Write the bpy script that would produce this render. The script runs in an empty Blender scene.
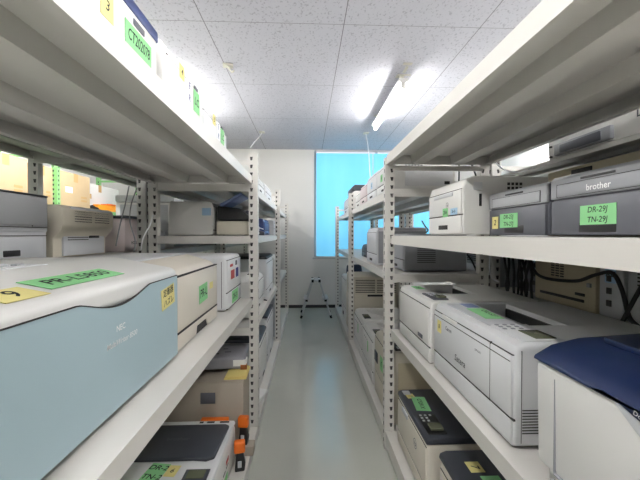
import bpy, bmesh, math, random
from mathutils import Vector, Matrix, Euler
random.seed(7)
sc = bpy.context.scene
C = sc.collection
PI = math.pi
R = math.radians

# ------------------------------------------------------------------ materials
def lin(c):
    return tuple(((x / 255) / 12.92 if x / 255 <= .04045 else ((x / 255 + .055) / 1.055) ** 2.4) for x in c) + (1,)

def mat(name, rgb, rough=.5, metal=0, var=.05, scale=6, bump=0, bscale=200, spec=.5):
    m = bpy.data.materials.new(name); m.use_nodes = True
    nt = m.node_tree; b = nt.nodes['Principled BSDF']
    b.inputs['Roughness'].default_value = rough; b.inputs['Metallic'].default_value = metal
    b.inputs['Specular IOR Level'].default_value = spec
    c = lin(rgb)
    tc = nt.nodes.new('ShaderNodeTexCoord')
    no = nt.nodes.new('ShaderNodeTexNoise'); no.inputs['Scale'].default_value = scale; no.inputs['Detail'].default_value = 3
    nt.links.new(tc.outputs['Object'], no.inputs['Vector'])
    mx = nt.nodes.new('ShaderNodeMix'); mx.data_type = 'RGBA'
    mx.inputs['A'].default_value = tuple(x * (1 - var) for x in c[:3]) + (1,)
    mx.inputs['B'].default_value = tuple(min(1, x * (1 + var)) for x in c[:3]) + (1,)
    nt.links.new(no.outputs['Fac'], mx.inputs['Factor']); nt.links.new(mx.outputs['Result'], b.inputs['Base Color'])
    if bump:
        n2 = nt.nodes.new('ShaderNodeTexNoise'); n2.inputs['Scale'].default_value = bscale
        nt.links.new(tc.outputs['Object'], n2.inputs['Vector'])
        bp = nt.nodes.new('ShaderNodeBump'); bp.inputs['Strength'].default_value = bump; bp.inputs['Distance'].default_value = .002
        nt.links.new(n2.outputs['Fac'], bp.inputs['Height']); nt.links.new(bp.outputs['Normal'], b.inputs['Normal'])
    return m

def emit(name, rgb, s):
    m = bpy.data.materials.new(name); m.use_nodes = True
    b = m.node_tree.nodes['Principled BSDF']; b.inputs['Base Color'].default_value = lin(rgb)
    b.inputs['Emission Color'].default_value = lin(rgb); b.inputs['Emission Strength'].default_value = s
    return m

M = dict(
    rack=mat('rack_paint', (226, 223, 217), .42, var=.03),
    rackg=mat('rack_paint_grey', (205, 204, 199), .42, var=.04),
    green_rack=mat('green_rack_paint', (150, 214, 140), .5),
    white=mat('white_plastic', (234, 233, 230), .42, var=.02, bump=.05),
    white2=mat('cool_white_plastic', (228, 229, 231), .42, var=.02, bump=.05),
    cream=mat('cream_plastic', (229, 222, 209), .5, var=.04),
    beige=mat('beige_plastic', (214, 207, 191), .5, var=.04),
    olive=mat('aged_beige_plastic', (196, 186, 160), .55, var=.05),
    lgrey=mat('light_grey_plastic', (202, 204, 208), .45, var=.03),
    pgrey=mat('pale_slate_plastic', (172, 174, 178), .45, var=.03),
    mgrey=mat('mid_grey_plastic', (150, 152, 157), .45, var=.03),
    dgrey=mat('dark_grey_plastic', (92, 94, 102), .45, var=.04),
    slate=mat('slate_plastic', (60, 63, 72), .42, var=.05),
    navy=mat('navy_plastic', (19, 36, 74), .35, var=.05),
    navy2=mat('navy_lid_plastic', (44, 60, 112), .4, var=.05),
    black=mat('black_plastic', (26, 26, 28), .4, var=.1),
    seam=mat('panel_gap', (52, 50, 50), .8, var=.05),
    blue=mat('blue_grey_plastic', (176, 199, 207), .5, var=.03, scale=3),
    bluearm=mat('powder_blue_plastic', (128, 146, 190), .45),
    pink=mat('pinkish_white_plastic', (228, 214, 214), .5),
    note_g=mat('green_note_paper', (146, 214, 150), .8, var=.04),
    note_y=mat('yellow_note_paper', (236, 224, 150), .8, var=.05),
    note_b=mat('pale_blue_note_paper', (178, 212, 236), .8),
    ink=mat('marker_ink', (22, 30, 30), .7), inkb=mat('blue_ink', (52, 56, 130), .7),
    logo=mat('grey_print', (90, 92, 98), .6), logow=mat('white_print', (245, 245, 245), .5),
    carton=mat('cardboard', (206, 182, 144), .85, var=.06, scale=9), carton2=mat('grey_cardboard', (176, 166, 152), .85, var=.05),
    tape=mat('packing_tape', (205, 168, 112), .4), orange=mat('orange_plastic', (244, 120, 30), .45),
    orange2=mat('amber_plastic', (250, 160, 40), .45),
    folder=mat('yellow_folder', (226, 208, 130), .8, var=.08), paper=mat('paper', (238, 238, 236), .85, var=.03),
    gfilm=mat('grey_film', (158, 158, 166), .35, var=.12, scale=18), brown=mat('brown_tape', (178, 110, 62), .6),
    alu=mat('aluminium', (206, 208, 210), .35, .35, var=.05), rubber=mat('black_rubber', (24, 24, 26), .7),
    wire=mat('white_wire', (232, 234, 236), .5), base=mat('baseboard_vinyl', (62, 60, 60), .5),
    wall=mat('white_wallpaper', (232, 231, 228), .85, var=.015, bump=.15, bscale=350),
    frame=mat('window_aluminium', (205, 208, 210), .4, .4), screen=mat('lcd_glass', (108, 112, 92), .15),
    bag=mat('dark_blue_cloth', (40, 54, 78), .8), hook=mat('beige_fitting', (206, 203, 190), .5), red=mat('red_plastic', (186, 60, 60), .5),
)
M['tube'] = emit('fluorescent_tube', (255, 253, 250), 1)
M['mid_tube'] = emit('medium_fluorescent_tube', (255, 253, 250), 78)  # output lowered so shelf fronts near these lamps keep some tone
M['dim_tube'] = emit('dimmer_fluorescent_tube', (255, 253, 250), 58)
M['low_tube'] = emit('low_output_fluorescent_tube', (255, 253, 250), 36)  # output set low so its patch on the ceiling stays soft
TUBE = M['tube'].node_tree.nodes['Principled BSDF'].inputs['Emission Strength']
TUBE.default_value = 112

# blind: backlit blue fabric
def blind_mat():
    m = bpy.data.materials.new('blue_blind_fabric'); m.use_nodes = True
    nt = m.node_tree; b = nt.nodes['Principled BSDF']; b.inputs['Roughness'].default_value = .8
    tc = nt.nodes.new('ShaderNodeTexCoord'); wv = nt.nodes.new('ShaderNodeTexNoise'); wv.inputs['Scale'].default_value = 1.6
    mp = nt.nodes.new('ShaderNodeMapping'); mp.inputs['Scale'].default_value = (2.2, 1, .35)
    nt.links.new(tc.outputs['Object'], mp.inputs['Vector']); nt.links.new(mp.outputs['Vector'], wv.inputs['Vector'])
    mx = nt.nodes.new('ShaderNodeMix'); mx.data_type = 'RGBA'
    mx.inputs['A'].default_value = lin((98, 186, 228)); mx.inputs['B'].default_value = lin((124, 200, 236))
    nt.links.new(wv.outputs['Fac'], mx.inputs['Factor'])
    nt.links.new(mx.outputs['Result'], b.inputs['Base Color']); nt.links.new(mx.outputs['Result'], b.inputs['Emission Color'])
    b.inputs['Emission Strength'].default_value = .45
    return m
M['blind'] = blind_mat()

def floor_mat():
    m = mat('grey_vinyl_floor', (208, 210, 200), .16, var=.08, scale=2.2)
    nt = m.node_tree; b = nt.nodes['Principled BSDF']
    tc = nt.nodes.new('ShaderNodeTexCoord'); n = nt.nodes.new('ShaderNodeTexNoise'); n.inputs['Scale'].default_value = 5
    n.inputs['Detail'].default_value = 6
    mr = nt.nodes.new('ShaderNodeMapRange'); mr.inputs['To Min'].default_value = .08; mr.inputs['To Max'].default_value = .2
    nt.links.new(tc.outputs['Object'], n.inputs['Vector']); nt.links.new(n.outputs['Fac'], mr.inputs['Value'])
    nt.links.new(mr.outputs['Result'], b.inputs['Roughness'])
    return m
M['floor'] = floor_mat()

def ceil_mat():
    m = bpy.data.materials.new('ceiling_board'); m.use_nodes = True
    nt = m.node_tree; b = nt.nodes['Principled BSDF']; b.inputs['Roughness'].default_value = .9
    tc = nt.nodes.new('ShaderNodeTexCoord'); sp = nt.nodes.new('ShaderNodeSeparateXYZ')
    nt.links.new(tc.outputs['Object'], sp.inputs['Vector'])
    def math_(op, a, bv=None):
        n = nt.nodes.new('ShaderNodeMath'); n.operation = op
        if hasattr(a, 'links'): nt.links.new(a, n.inputs[0])
        else: n.inputs[0].default_value = a
        if bv is not None:
            if hasattr(bv, 'links'): nt.links.new(bv, n.inputs[1])
            else: n.inputs[1].default_value = bv
        return n.outputs[0]
    P = 1.01
    def joint(o, off, w):
        x = math_('ADD', o, -off + 100 * P + P / 2)
        x = math_('MODULO', x, P); x = math_('SUBTRACT', x, P / 2); x = math_('ABSOLUTE', x)
        return math_('LESS_THAN', x, w)
    j = math_('MAXIMUM', joint(sp.outputs['X'], .27, .003), joint(sp.outputs['Y'], 2.48, .0022))
    mp = nt.nodes.new('ShaderNodeMapping'); mp.inputs['Scale'].default_value = (1, .75, 1); mp.inputs['Rotation'].default_value = (0, 0, .6)
    nt.links.new(tc.outputs['Object'], mp.inputs['Vector'])
    no = nt.nodes.new('ShaderNodeTexNoise'); no.inputs['Scale'].default_value = 62; no.inputs['Detail'].default_value = 2
    nt.links.new(mp.outputs['Vector'], no.inputs['Vector'])
    s = nt.nodes.new('ShaderNodeMapRange'); s.inputs['From Min'].default_value = .34; s.inputs['From Max'].default_value = .42
    s.inputs['To Min'].default_value = 1; s.inputs['To Max'].default_value = 0
    nt.links.new(no.outputs['Fac'], s.inputs['Value'])
    mx = nt.nodes.new('ShaderNodeMix'); mx.data_type = 'RGBA'
    mx.inputs['A'].default_value = lin((204, 204, 212)); mx.inputs['B'].default_value = lin((176, 176, 185))
    nt.links.new(s.outputs['Result'], mx.inputs['Factor'])
    m2 = nt.nodes.new('ShaderNodeMix'); m2.data_type = 'RGBA'; m2.inputs['B'].default_value = lin((122, 122, 128))
    nt.links.new(mx.outputs['Result'], m2.inputs['A']); nt.links.new(j, m2.inputs['Factor'])
    nt.links.new(m2.outputs['Result'], b.inputs['Base Color'])
    return m
M['ceil'] = ceil_mat()

# ------------------------------------------------------------------ mesh helpers
def bevel_new(bm, vs, b, seg, pred=None):
    if b <= 0: return
    s = set(vs)
    ed = [e for e in bm.edges if e.verts[0] in s and e.verts[1] in s and len(e.link_faces) == 2
          and e.calc_face_angle(0) > .5 and (pred is None or pred(e))]
    if ed:
        bmesh.ops.bevel(bm, geom=ed, offset=b, segments=seg, profile=.5, affect='EDGES', clamp_overlap=True)

def prism(bm, poly, a0, a1, axis='x', b=0, seg=2, pred=None):
    """poly extruded along axis: x -> (y,z), y -> (x,z), z -> (x,y)"""
    def P(p, a):
        return (a, p[0], p[1]) if axis == 'x' else (p[0], a, p[1]) if axis == 'y' else (p[0], p[1], a)
    v0 = [bm.verts.new(P(p, a0)) for p in poly]; v1 = [bm.verts.new(P(p, a1)) for p in poly]
    f = [bm.faces.new(v0), bm.faces.new(v1[::-1])]
    n = len(poly)
    for i in range(n):
        f.append(bm.faces.new((v0[i], v1[i], v1[(i + 1) % n], v0[(i + 1) % n])))
    bmesh.ops.recalc_face_normals(bm, faces=f)
    bevel_new(bm, v0 + v1, b, seg, pred)

def box(bm, x0, x1, y0, y1, z0, z1, b=0, seg=2):
    prism(bm, [(x0, y0), (x1, y0), (x1, y1), (x0, y1)], z0, z1, 'z', b, seg)

def tube(bm, pts, r, n=8, cap=True):
    pts = [Vector(p) for p in pts]; rings = []
    for i, p in enumerate(pts):
        t = (pts[min(i + 1, len(pts) - 1)] - pts[max(i - 1, 0)]).normalized()
        a = t.orthogonal().normalized() if i == 0 else (rings_a - t * rings_a.dot(t)).normalized()
        rings_a = a; c = t.cross(a)
        rings.append([bm.verts.new(p + (a * math.cos(2 * PI * k / n) + c * math.sin(2 * PI * k / n)) * r) for k in range(n)])
    f = []
    for i in range(len(rings) - 1):
        for k in range(n):
            f.append(bm.faces.new((rings[i][k], rings[i][(k + 1) % n], rings[i + 1][(k + 1) % n], rings[i + 1][k])))
    if cap: f += [bm.faces.new(rings[0][::-1]), bm.faces.new(rings[-1])]
    bmesh.ops.recalc_face_normals(bm, faces=f)

def smooth_path(pts, n=8):
    pts = [Vector(p) for p in pts]; out = []
    q = [pts[0]] + pts + [pts[-1]]
    for i in range(1, len(q) - 2):
        for k in range(n):
            t = k / n
            out.append(.5 * ((2 * q[i]) + (q[i + 1] - q[i - 1]) * t + (2 * q[i - 1] - 5 * q[i] + 4 * q[i + 1] - q[i + 2]) * t * t
                             + (3 * q[i] - q[i - 1] - 3 * q[i + 1] + q[i + 2]) * t ** 3))
    return out + [pts[-1]]

def obj(name, bm, m, parent=None, loc=(0, 0, 0), rot=(0, 0, 0), smooth=True):
    me = bpy.data.meshes.new(name); bm.to_mesh(me); bm.free()
    me.materials.append(M[m] if isinstance(m, str) else m)
    if smooth and len(me.polygons):
        me.polygons.foreach_set('use_smooth', [True] * len(me.polygons)); me.set_sharp_from_angle(angle=R(40))
    o = bpy.data.objects.new(name, me); C.objects.link(o)
    o.parent = parent; o.location = loc; o.rotation_euler = rot
    return o

def B(): return bmesh.new()

def part(name, m, parent, *dims, b=.003, loc=(0, 0, 0), rot=(0, 0, 0)):
    if name in ('seam', 'print', 'port', 'lamp') and isinstance(dims[0], (tuple, list)) and len(dims) > 1:
        for d in dims[:-1]: part(name, m, parent, *d, b=b, loc=loc, rot=rot)
        dims = dims[-1:]
    bm = B()
    for d in (dims if isinstance(dims[0], (tuple, list)) else [dims]): box(bm, *d, b=b)
    return obj(name, bm, m, parent, loc, rot)

def tag(o, label, cat, group=None):
    o['label'] = label; o['category'] = cat
    if group: o['group'] = group
    return o

def thing(name, label, cat, loc=(0, 0, 0), rz=0, group=None):
    o = bpy.data.objects.new(name, None); o.empty_display_size = .05; C.objects.link(o)
    o.location = loc; o.rotation_euler = (0, 0, rz)
    return tag(o, label, cat, group)

def struct(name, bm, m, **k):
    o = obj(name, bm, m, **k); o['kind'] = 'structure'; return o

_txt = {}
def text_mesh(s, bold=0.0, shear=0.0):
    key = (s, bold, shear)
    if key not in _txt:
        cu = bpy.data.curves.new('t', 'FONT'); cu.body = s; cu.align_x = 'CENTER'; cu.align_y = 'CENTER'
        cu.resolution_u = 3; cu.offset = bold; cu.shear = shear; cu.size = 1
        o = bpy.data.objects.new('t', cu); C.objects.link(o)
        dg = bpy.context.evaluated_depsgraph_get(); dg.update()
        me = bpy.data.meshes.new_from_object(o.evaluated_get(dg)); me.name = 'lettering'
        bpy.data.objects.remove(o); bpy.data.curves.remove(cu)
        _txt[key] = me
    return _txt[key].copy()

ROT = {'front': (PI / 2, 0, 0), 'top': (0, 0, 0), 'side+': (PI / 2, 0, PI / 2), 'side-': (PI / 2, 0, -PI / 2)}
def orient(plane, ang=0, pitch=0):
    m = Euler(ROT[plane]).to_matrix() @ Matrix.Rotation(pitch, 3, 'X') @ Matrix.Rotation(ang, 3, 'Z')
    return m.to_euler()

def lettering(s, size, m, parent, loc, plane='front', ang=0, bold=0.0, shear=0.0, name='lettering', sx=1, pitch=0):
    me = text_mesh(s, bold, shear); me.materials.clear(); me.materials.append(M[m])
    o = bpy.data.objects.new(name, me); C.objects.link(o); o.parent = parent; o.location = loc
    o.rotation_euler = orient(plane, ang, pitch); o.scale = (size * sx, size, size)
    return o

def sticker(parent, loc, w, h, plane='front', col='note_g', lines=(), size=None, ang=0, ink='ink', sx=1, label=None, pitch=0):
    bm = B(); box(bm, -w / 2, w / 2, -h / 2, h / 2, 0, .0012)
    o = obj('label_sticker', bm, col, parent, loc, orient(plane, ang, pitch))
    if label: o['label'] = label
    n = len(lines)
    for i, s in enumerate(lines):
        sz = size or min(h / max(n, 1) * .8, 1.25 * w / max(len(s), 1.8))
        me_y = (n / 2 - i - .5) * h / n
        l = lettering(s, sz, ink, o, (0, me_y, .0016), 'top', bold=.012, shear=.15, sx=sx)
    return o

def hp_logo(parent, loc, plane, r=.018):
    bm = B(); n = 28
    vo = [bm.verts.new((r * math.cos(2 * PI * k / n), r * math.sin(2 * PI * k / n), 0)) for k in range(n)]
    vi = [bm.verts.new((r * .86 * math.cos(2 * PI * k / n), r * .86 * math.sin(2 * PI * k / n), 0)) for k in range(n)]
    for k in range(n): bm.faces.new((vo[k], vo[(k + 1) % n], vi[(k + 1) % n], vi[k]))
    o = obj('emblem', bm, 'logo', parent, loc, orient(plane))
    lettering('hp', r * 1.25, 'logo', o, (0, r * .05, 0), 'top', shear=.25, bold=.01)

# ------------------------------------------------------------------ layout (camera depth d -> room Y)
TH = R(2.2)
def Yd(d, X): return (d - X * math.sin(TH)) / math.cos(TH)
CAMZ = 1.33

# ------------------------------------------------------------------ generic printer
def front_loc(side, X, d0, d1, Z):
    Y0, Y1 = Yd(d0, X), Yd(d1, X)
    return (X, (Y0 + Y1) / 2, Z), (-PI / 2 if side == 'R' else PI / 2), Y1 - Y0

def printer(label, side, X, d0, d1, Z, D, H, body='white', name='laser_printer', group=None, nose=.035, tray=.075, lid=None, lid_h=.035,
            recess=True, panel='dgrey', vents=True, front='same', tray_mat='same', detail=1, handle=True, second_tray=False, px=.30, recx=(-.62, .56), dep=.085, ry=.72, bev=.009):
    loc, rz, W = front_loc(side, X, d0, d1, Z)
    t = thing(name, label, 'printer', loc, rz, group)
    h = W / 2; s = 1 if side == 'R' else -1
    Hb = H - (lid_h if lid else 0)
    zf = Hb - nose
    y0 = .006
    out = lambda e: all(abs(abs(v.co.x) - h) < 1e-4 for v in e.verts) or e.calc_length() > .9 * W
    bm = B()
    prof = [(y0, .006), (y0, zf), (y0 + nose * .25, zf + nose * .75), (y0 + nose, Hb), (D, Hb), (D, .006)]
    if recess and not lid:
        rx0, rx1 = h * recx[0], h * recx[1]
        ry0, ry1 = nose + .06, D * ry
        dep = min(dep, H * .3)
        if px < 0: rx0, rx1 = -rx1, -rx0
        pr2 = prof[:4] + [(ry0, Hb), (ry0 + .03, Hb - dep * .35), (ry1, Hb - dep), (ry1 + .002, Hb), (D, Hb), (D, .006)]
        side_ed = lambda e: all(abs(abs(v.co.x) - h) < 1e-4 for v in e.verts)
        prism(bm, prof, -h, rx0, 'x', bev, 3, side_ed); prism(bm, prof, rx1, h, 'x', bev, 3, side_ed); prism(bm, pr2, rx0, rx1)
    else:
        prism(bm, prof, -h, h, 'x', bev, 3)
    obj('body', bm, body, t)
    fm = body if front == 'same' else front
    c = part('front_cover', fm, t, -h + .012, h - .012, 0, .012, tray + .004, zf - .006, b=.003)
    part('seam', 'seam', t, (-h + .004, h - .004, .003, .009, tray - .0022, tray + .0022), (-h + .01, h - .01, .003, .009, zf - .0055, zf - .003), b=0)
    tm = body if tray_mat == 'same' else tray_mat
    tr = part('paper_tray', tm, t, -h + .012, h - .012, 0, .012, .012, tray - .003, b=.003)
    if handle:
        part('handle', 'seam', tr, -.055, .055, -.0015, .004, tray * .32, tray * .55, b=.002)
    if second_tray:
        z = tray * 2 + .004
        part('seam', 'seam', t, -h + .004, h - .004, -.001, .009, z - .002, z + .002, b=0)
    if recess and not lid:
        part('output_slot', 'black', t, rx0 + .01, rx1 - .01, ry1 - .006, ry1 + .0005, Hb - dep + .004, Hb - dep * .3, b=0)
    if lid:
        bm = B(); prism(bm, [(.0, Hb + .001), (.004, Hb + lid_h * .7), (.03, H), (D, H), (D, Hb + .001)], -h - .002, h + .002, 'x', .006, 3)
        obj('top_cover', bm, lid, t)
    if panel and detail:
        zt = H + .0005
        yc = nose + .035
        cx = px * W
        cp = part('control_panel', panel, t, cx - .075, cx + .075, yc - .03, yc + .045, zt - .004, zt + .004, b=.002)
        part('display', 'screen', cp, cx - .06, cx - .005, yc + .0, yc + .03, zt + .003, zt + .0055, b=.001)
        for k in range(4):
            part('button', 'lgrey', cp, cx + .01 + (k % 2) * .026, cx + .026 + (k % 2) * .026, yc - .012 + (k // 2) * .024, yc + .002 + (k // 2) * .024, zt + .003, zt + .0065, b=.002)
    if vents and detail:
        bs = []
        for k in range(8):
            z = H * .25 + k * .0125
            bs.append((s * h - .003, s * h + .0008, D * .22, D * .22 + .12, z, z + .0045))
        part('vent', 'seam', t, *[(min(q[0], q[1]), max(q[0], q[1])) + q[2:] for q in bs], b=0)
    t['W'] = W; del t['W']
    return t, W

# ------------------------------------------------------------------ room shell
XL, XR, YN, YF, ZC = -3.6, 3.3, -5.0, 6.12, 2.86
bm = B(); box(bm, XL - .1, XR + .1, YN - .1, YF + .1, -.1, 0); struct('floor', bm, 'floor')
bm = B(); box(bm, XL - .1, XR + .1, YN - .1, YF + .1, ZC, ZC + .1); struct('ceiling', bm, 'ceil')
WX0, WX1, WZ0, WZ1 = .13, 2.42, .92, 2.852
bm = B()
box(bm, XL - .1, WX0, YF, YF + .12, 0, ZC); box(bm, WX1, XR + .1, YF, YF + .12, 0, ZC)
box(bm, WX0, WX1, YF, YF + .12, 0, WZ0); box(bm, WX0, WX1, YF, YF + .12, WZ1, ZC)
struct('wall_back', bm, 'wall')
bm = B(); box(bm, XL - .1, XL, YN, YF, 0, ZC); struct('wall_left', bm, 'wall')
bm = B(); box(bm, XR, XR + .1, YN, YF, 0, ZC); struct('wall_right', bm, 'wall')
bm = B(); box(bm, XL - .1, XR + .1, YN - .1, YN, 0, ZC); struct('wall_front', bm, 'wall')
bm = B(); box(bm, XL, XR, YF - .012, YF, 0, .055, b=.003); struct('baseboard_back', bm, 'base')
bm = B(); box(bm, XL, XL + .012, YN, YF - .013, 0, .055, b=.003); struct('baseboard_left', bm, 'base')
bm = B(); box(bm, XR - .012, XR, YN, YF - .013, 0, .055, b=.003); struct('baseboard_right', bm, 'base')
bm = B()
for x in (WX0, (WX0 + WX1) / 2 - .02, WX1 - .04): box(bm, x, x + .04, YF + .05, YF + .09, WZ0, WZ1, b=.003)
for z, q in ((WZ0, .04), (WZ1 - .008, .008)): box(bm, WX0, WX1, YF + .05, YF + .09, z, z + q)
struct('window_1', bm, 'frame')
g = bpy.data.materials.new('window_glass'); g.use_nodes = True
gb = g.node_tree.nodes['Principled BSDF']; gb.inputs['Transmission Weight'].default_value = 1; gb.inputs['Roughness'].default_value = .02
M['glass'] = g
bm = B(); box(bm, WX0 + .04, WX1 - .04, YF + .068, YF + .074, WZ0 + .04, WZ1 - .04)
struct('pane', bm, 'glass', parent=bpy.data.objects['window_1'])
bm = B(); box(bm, WX0 - .03, WX1 + .03, YF - .03, YF - .001, WZ0 - .035, WZ0 - .003, b=.004); struct('trim_1', bm, 'frame')  # sill

def blind(x0, x1, label):
    t = thing('roller_blind', label, 'blind', ((x0 + x1) / 2, YF - .03, 2.79), 0, 'blue roller blinds on the window')
    w = (x1 - x0) / 2
    bm = B(); box(bm, -w, w, 0, .002, -1.855, 0)
    obj('fabric', bm, 'blind', t)
    part('bottom_bar', 'white', t, -w, w, -.008, .008, -1.875, -1.853, b=.003)
blind(.17, 1.185, 'wide blue roller blind glowing at the end of the aisle')
blind(1.2, 2.40, 'blue roller blind mostly hidden behind the right rack')

# ------------------------------------------------------------------ racks
PITCH, SLOT = .0505, .023
def post_bm(sgn, Hh, wf=.058, wa=.045):
    """L-section upright: flange facing -Y (x 0..sgn*wf) and flange facing the aisle (y 0..wa), both with slots"""
    bm = B()
    n = int((Hh - .03) / PITCH)
    def sheet(f, w, c):
        cols = [0, c - .0095, c + .0095, w]
        zs = [0]
        for k in range(n): zs += [.03 + k * PITCH + .012, .03 + k * PITCH + .012 + SLOT]
        zs.append(Hh)
        V = [[bm.verts.new(f(x, z)) for x in cols] for z in zs]
        for i in range(1, len(zs) - 1):       # taper the slot: narrow at the lower end
            if i % 2 == 1:
                for j, dx in ((1, .0045), (2, -.0035)):
                    V[i][j].co = Vector(f(cols[j] + dx, zs[i]))
        for i in range(len(zs) - 1):
            for j in range(3):
                if j == 1 and i % 2 == 1: continue
                bm.faces.new((V[i][j], V[i][j + 1], V[i + 1][j + 1], V[i + 1][j]))
    sheet(lambda x, z: (sgn * x, 0, z), wf, wf * .70)
    sheet(lambda x, z: (0, x, z), wa, wa * .5)
    for p, q in (((0, wa), (sgn * wf, wa)), ((sgn * wf, wa), (sgn * wf, 0))):  # plain sheets added to close the section and shade the slots
        v = [bm.verts.new((p[0], p[1], 0)), bm.verts.new((q[0], q[1], 0)), bm.verts.new((q[0], q[1], Hh)), bm.verts.new((p[0], p[1], Hh))]
        bm.faces.new(v)
    bmesh.ops.remove_doubles(bm, verts=bm.verts, dist=1e-5)
    return bm

def shelf_bm(x0, x1, y0, y1, z, face=.05, lip=.026, front=None):
    """sheet-metal shelf: deck, folded flanges with return lips and two stiffeners underneath; top at z"""
    bm = B(); t = .002
    box(bm, x0, x1, y0, y1, z - t, z)
    s = 1 if x1 > x0 else -1
    for xx, d in ((x0, s), (x1, -s)):
        a, b2 = sorted((xx, xx + d * t)); box(bm, a, b2, y0, y1, z - face, z - t)
        a, b2 = sorted((xx, xx + d * lip)); box(bm, a, b2, y0, y1, z - face - t, z - face)
        a, b2 = sorted((xx + d * lip, xx + d * (lip - t))); box(bm, a, b2, y0, y1, z - face, z - face + .010)
    for yy in (y0, y1 - t): box(bm, min(x0, x1) + t, max(x0, x1) - t, yy, yy + t, z - face, z - t)
    w = abs(x1 - x0)
    for f in (.30, .68):
        xc = x0 + s * w * f; hw = .048
        p = [(xc - hw, z - t), (xc - hw * .8, z - face * .95), (xc + hw * .8, z - face * .95), (xc + hw, z - t)]
        prism(bm, p, y0 + .012, y1 - .012, 'y')
    return bm

def rack(label, xf, xr, ys, bays, H, m='rack', rec=.038, recr=.012, cap=None, thin=0):
    """xf: aisle face x of the front posts, xr: outer face x of the rear posts, ys: post planes, bays: shelf tops per bay"""
    s = 1 if xr > xf else -1
    t = thing('steel_rack', label, 'shelf rack', (xf + s * .3, ys[0], 0), 0, 'steel storage racks')
    ox, oy = t.location.x, t.location.y
    po = obj('post', post_bm(s, H), m, t, (xf - ox, ys[0] - oy, 0), smooth=False)
    pr = obj('post', post_bm(-s, H), m, t, (xr - ox, ys[0] - oy, 0), smooth=False)
    for y in ys[1:]:
        for src, x in ((po, xf), (pr, xr)):
            c = src.copy(); C.objects.link(c); c.parent = t; c.location = (x - ox, y - oy, 0)
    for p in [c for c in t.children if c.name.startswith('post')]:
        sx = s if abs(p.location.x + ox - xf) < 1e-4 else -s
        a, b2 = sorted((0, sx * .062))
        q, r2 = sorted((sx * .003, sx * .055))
        part('slot_shade_box', 'base', p, q, r2, .0035, .042, .005, H - .006, b=0)  # dark box added inside the post, its colour stands for shade in the slots
        part('foot', m, p, a, b2, -.004, .05, 0, .004, b=0)
    for i, lv in enumerate(bays):
        for z in lv:
            fz = .05
            x0, x1 = xf + s * rec, xr - s * recr
            if cap and abs(z - cap[0]) < 1e-4: x0, x1, fz = xf + s * cap[1], xr - s * .002, cap[2]
            if z == thin: fz = .018
            if z < .2: x0, fz = xf + s * .006, min(z - .006, .085)
            obj('shelf', shelf_bm(x0 - ox, x1 - ox, ys[i] + .0035 - oy, ys[i + 1] - .0015 - oy, z, fz), m, t, smooth=False)
    for y in (ys[0], ys[1], ys[2], ys[-1]):
        a, b2 = sorted((xf + s * .045, xr - s * .045))
        for z in (H - .05, ):
            part('crossbar', m, t, a - ox, b2 - ox, y - .004 - oy, y - .0005 - oy, z - .03, z, b=0)
    return t

rack('long white steel rack of printers along the right side of the aisle', .477, 1.125, (.25, 2.05, 3.85, 5.65),
     ((.116, .747, 1.323, 1.812), (.116, 1.085, 1.612), (.116, 1.085, 1.612)), 1.80, cap=(1.812, .008, .055))
rack('long white steel rack of printers along the left side of the aisle', -.319, -1.018, (.29, 2.21, 4.01, 5.81),
     ((.07, .914, 1.711), (.07, .72, 1.32, 1.66), (.07, .72, 1.32, 1.66)), 1.86)
rack('grey steel rack standing back to back behind the left rack', -1.03, -1.76, (.29, 2.21, 4.01, 5.81),
     ((.07, 1.21, 1.86), (.07, 1.21, 1.86), (.07, 1.21, 1.86)), 1.86, m='rackg')
rack('grey steel rack with cables hanging behind the right rack', 1.14, 1.80, (.25, 2.05, 3.85, 5.65),
     ((.116, .99, 1.30, 1.69), (.116, .99, 1.69), (.116, .99, 1.69)), 1.80, m='rackg', thin=1.69)
rack('pale green steel rack of cardboard boxes near the left wall', -2.72, -3.4, (.9, 2.35, 3.80, 5.6),
     ((.07, .9, 1.65), (.07, .9, 1.65), (.07, .9, 1.65)), 2.25, m='green_rack')

# ------------------------------------------------------------------ right rack, near bay
G_RM = 'printers on the middle shelf of the right rack'
G_RL = 'printers on the lower shelf of the right rack'
G_RB = 'printers on the bottom shelf of the right rack'
def vent_grid(t, s, h, y, z, nx=4, nz=3, q=.012, gap=.018):
    part('vent', 'seam', t, *[(s * h - .002, s * h + .0008, y + i * gap, y + i * gap + q, z + k * gap, z + k * gap + q) for i in range(nx) for k in range(nz)], b=0)

# white printer with vented side on the middle shelf
t, W = printer('white laser printer with green and blue notes on front beside two grey printers', 'R', .67, 1.465, 1.87, 1.323, .38, .262,
               group=G_RM, nose=.05, tray=.095, vents=False, recess=False, panel=None, second_tray=False)
h = W / 2
vent_grid(t, 1, h, .20, .185)
part('side_handle', 'black', t, h - .004, h + .001, .075, .088, .13, .185, b=.002)
part('side_panel', 'white2', t, h - .004, h + .002, .05, .09, .20, .235, b=.003)
part('front_panel', 'white2', t, -h * .55, h * .55, -.004, .004, .185, .203, b=.002)
hp_logo(t, (h * .25, -.001, .145), 'front', .014)
sticker(t, (.03, -.001, .112), .06, .042, 'front', 'note_g', ('28A',), label='green note')
sticker(t, (.125, -.001, .112), .07, .03, 'front', 'note_b', ('26-01',), label='pale blue note')
part('top_panel', 'white2', t, -h * .8, h * .8, .09, .3, .2605, .266, b=.003)

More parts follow.
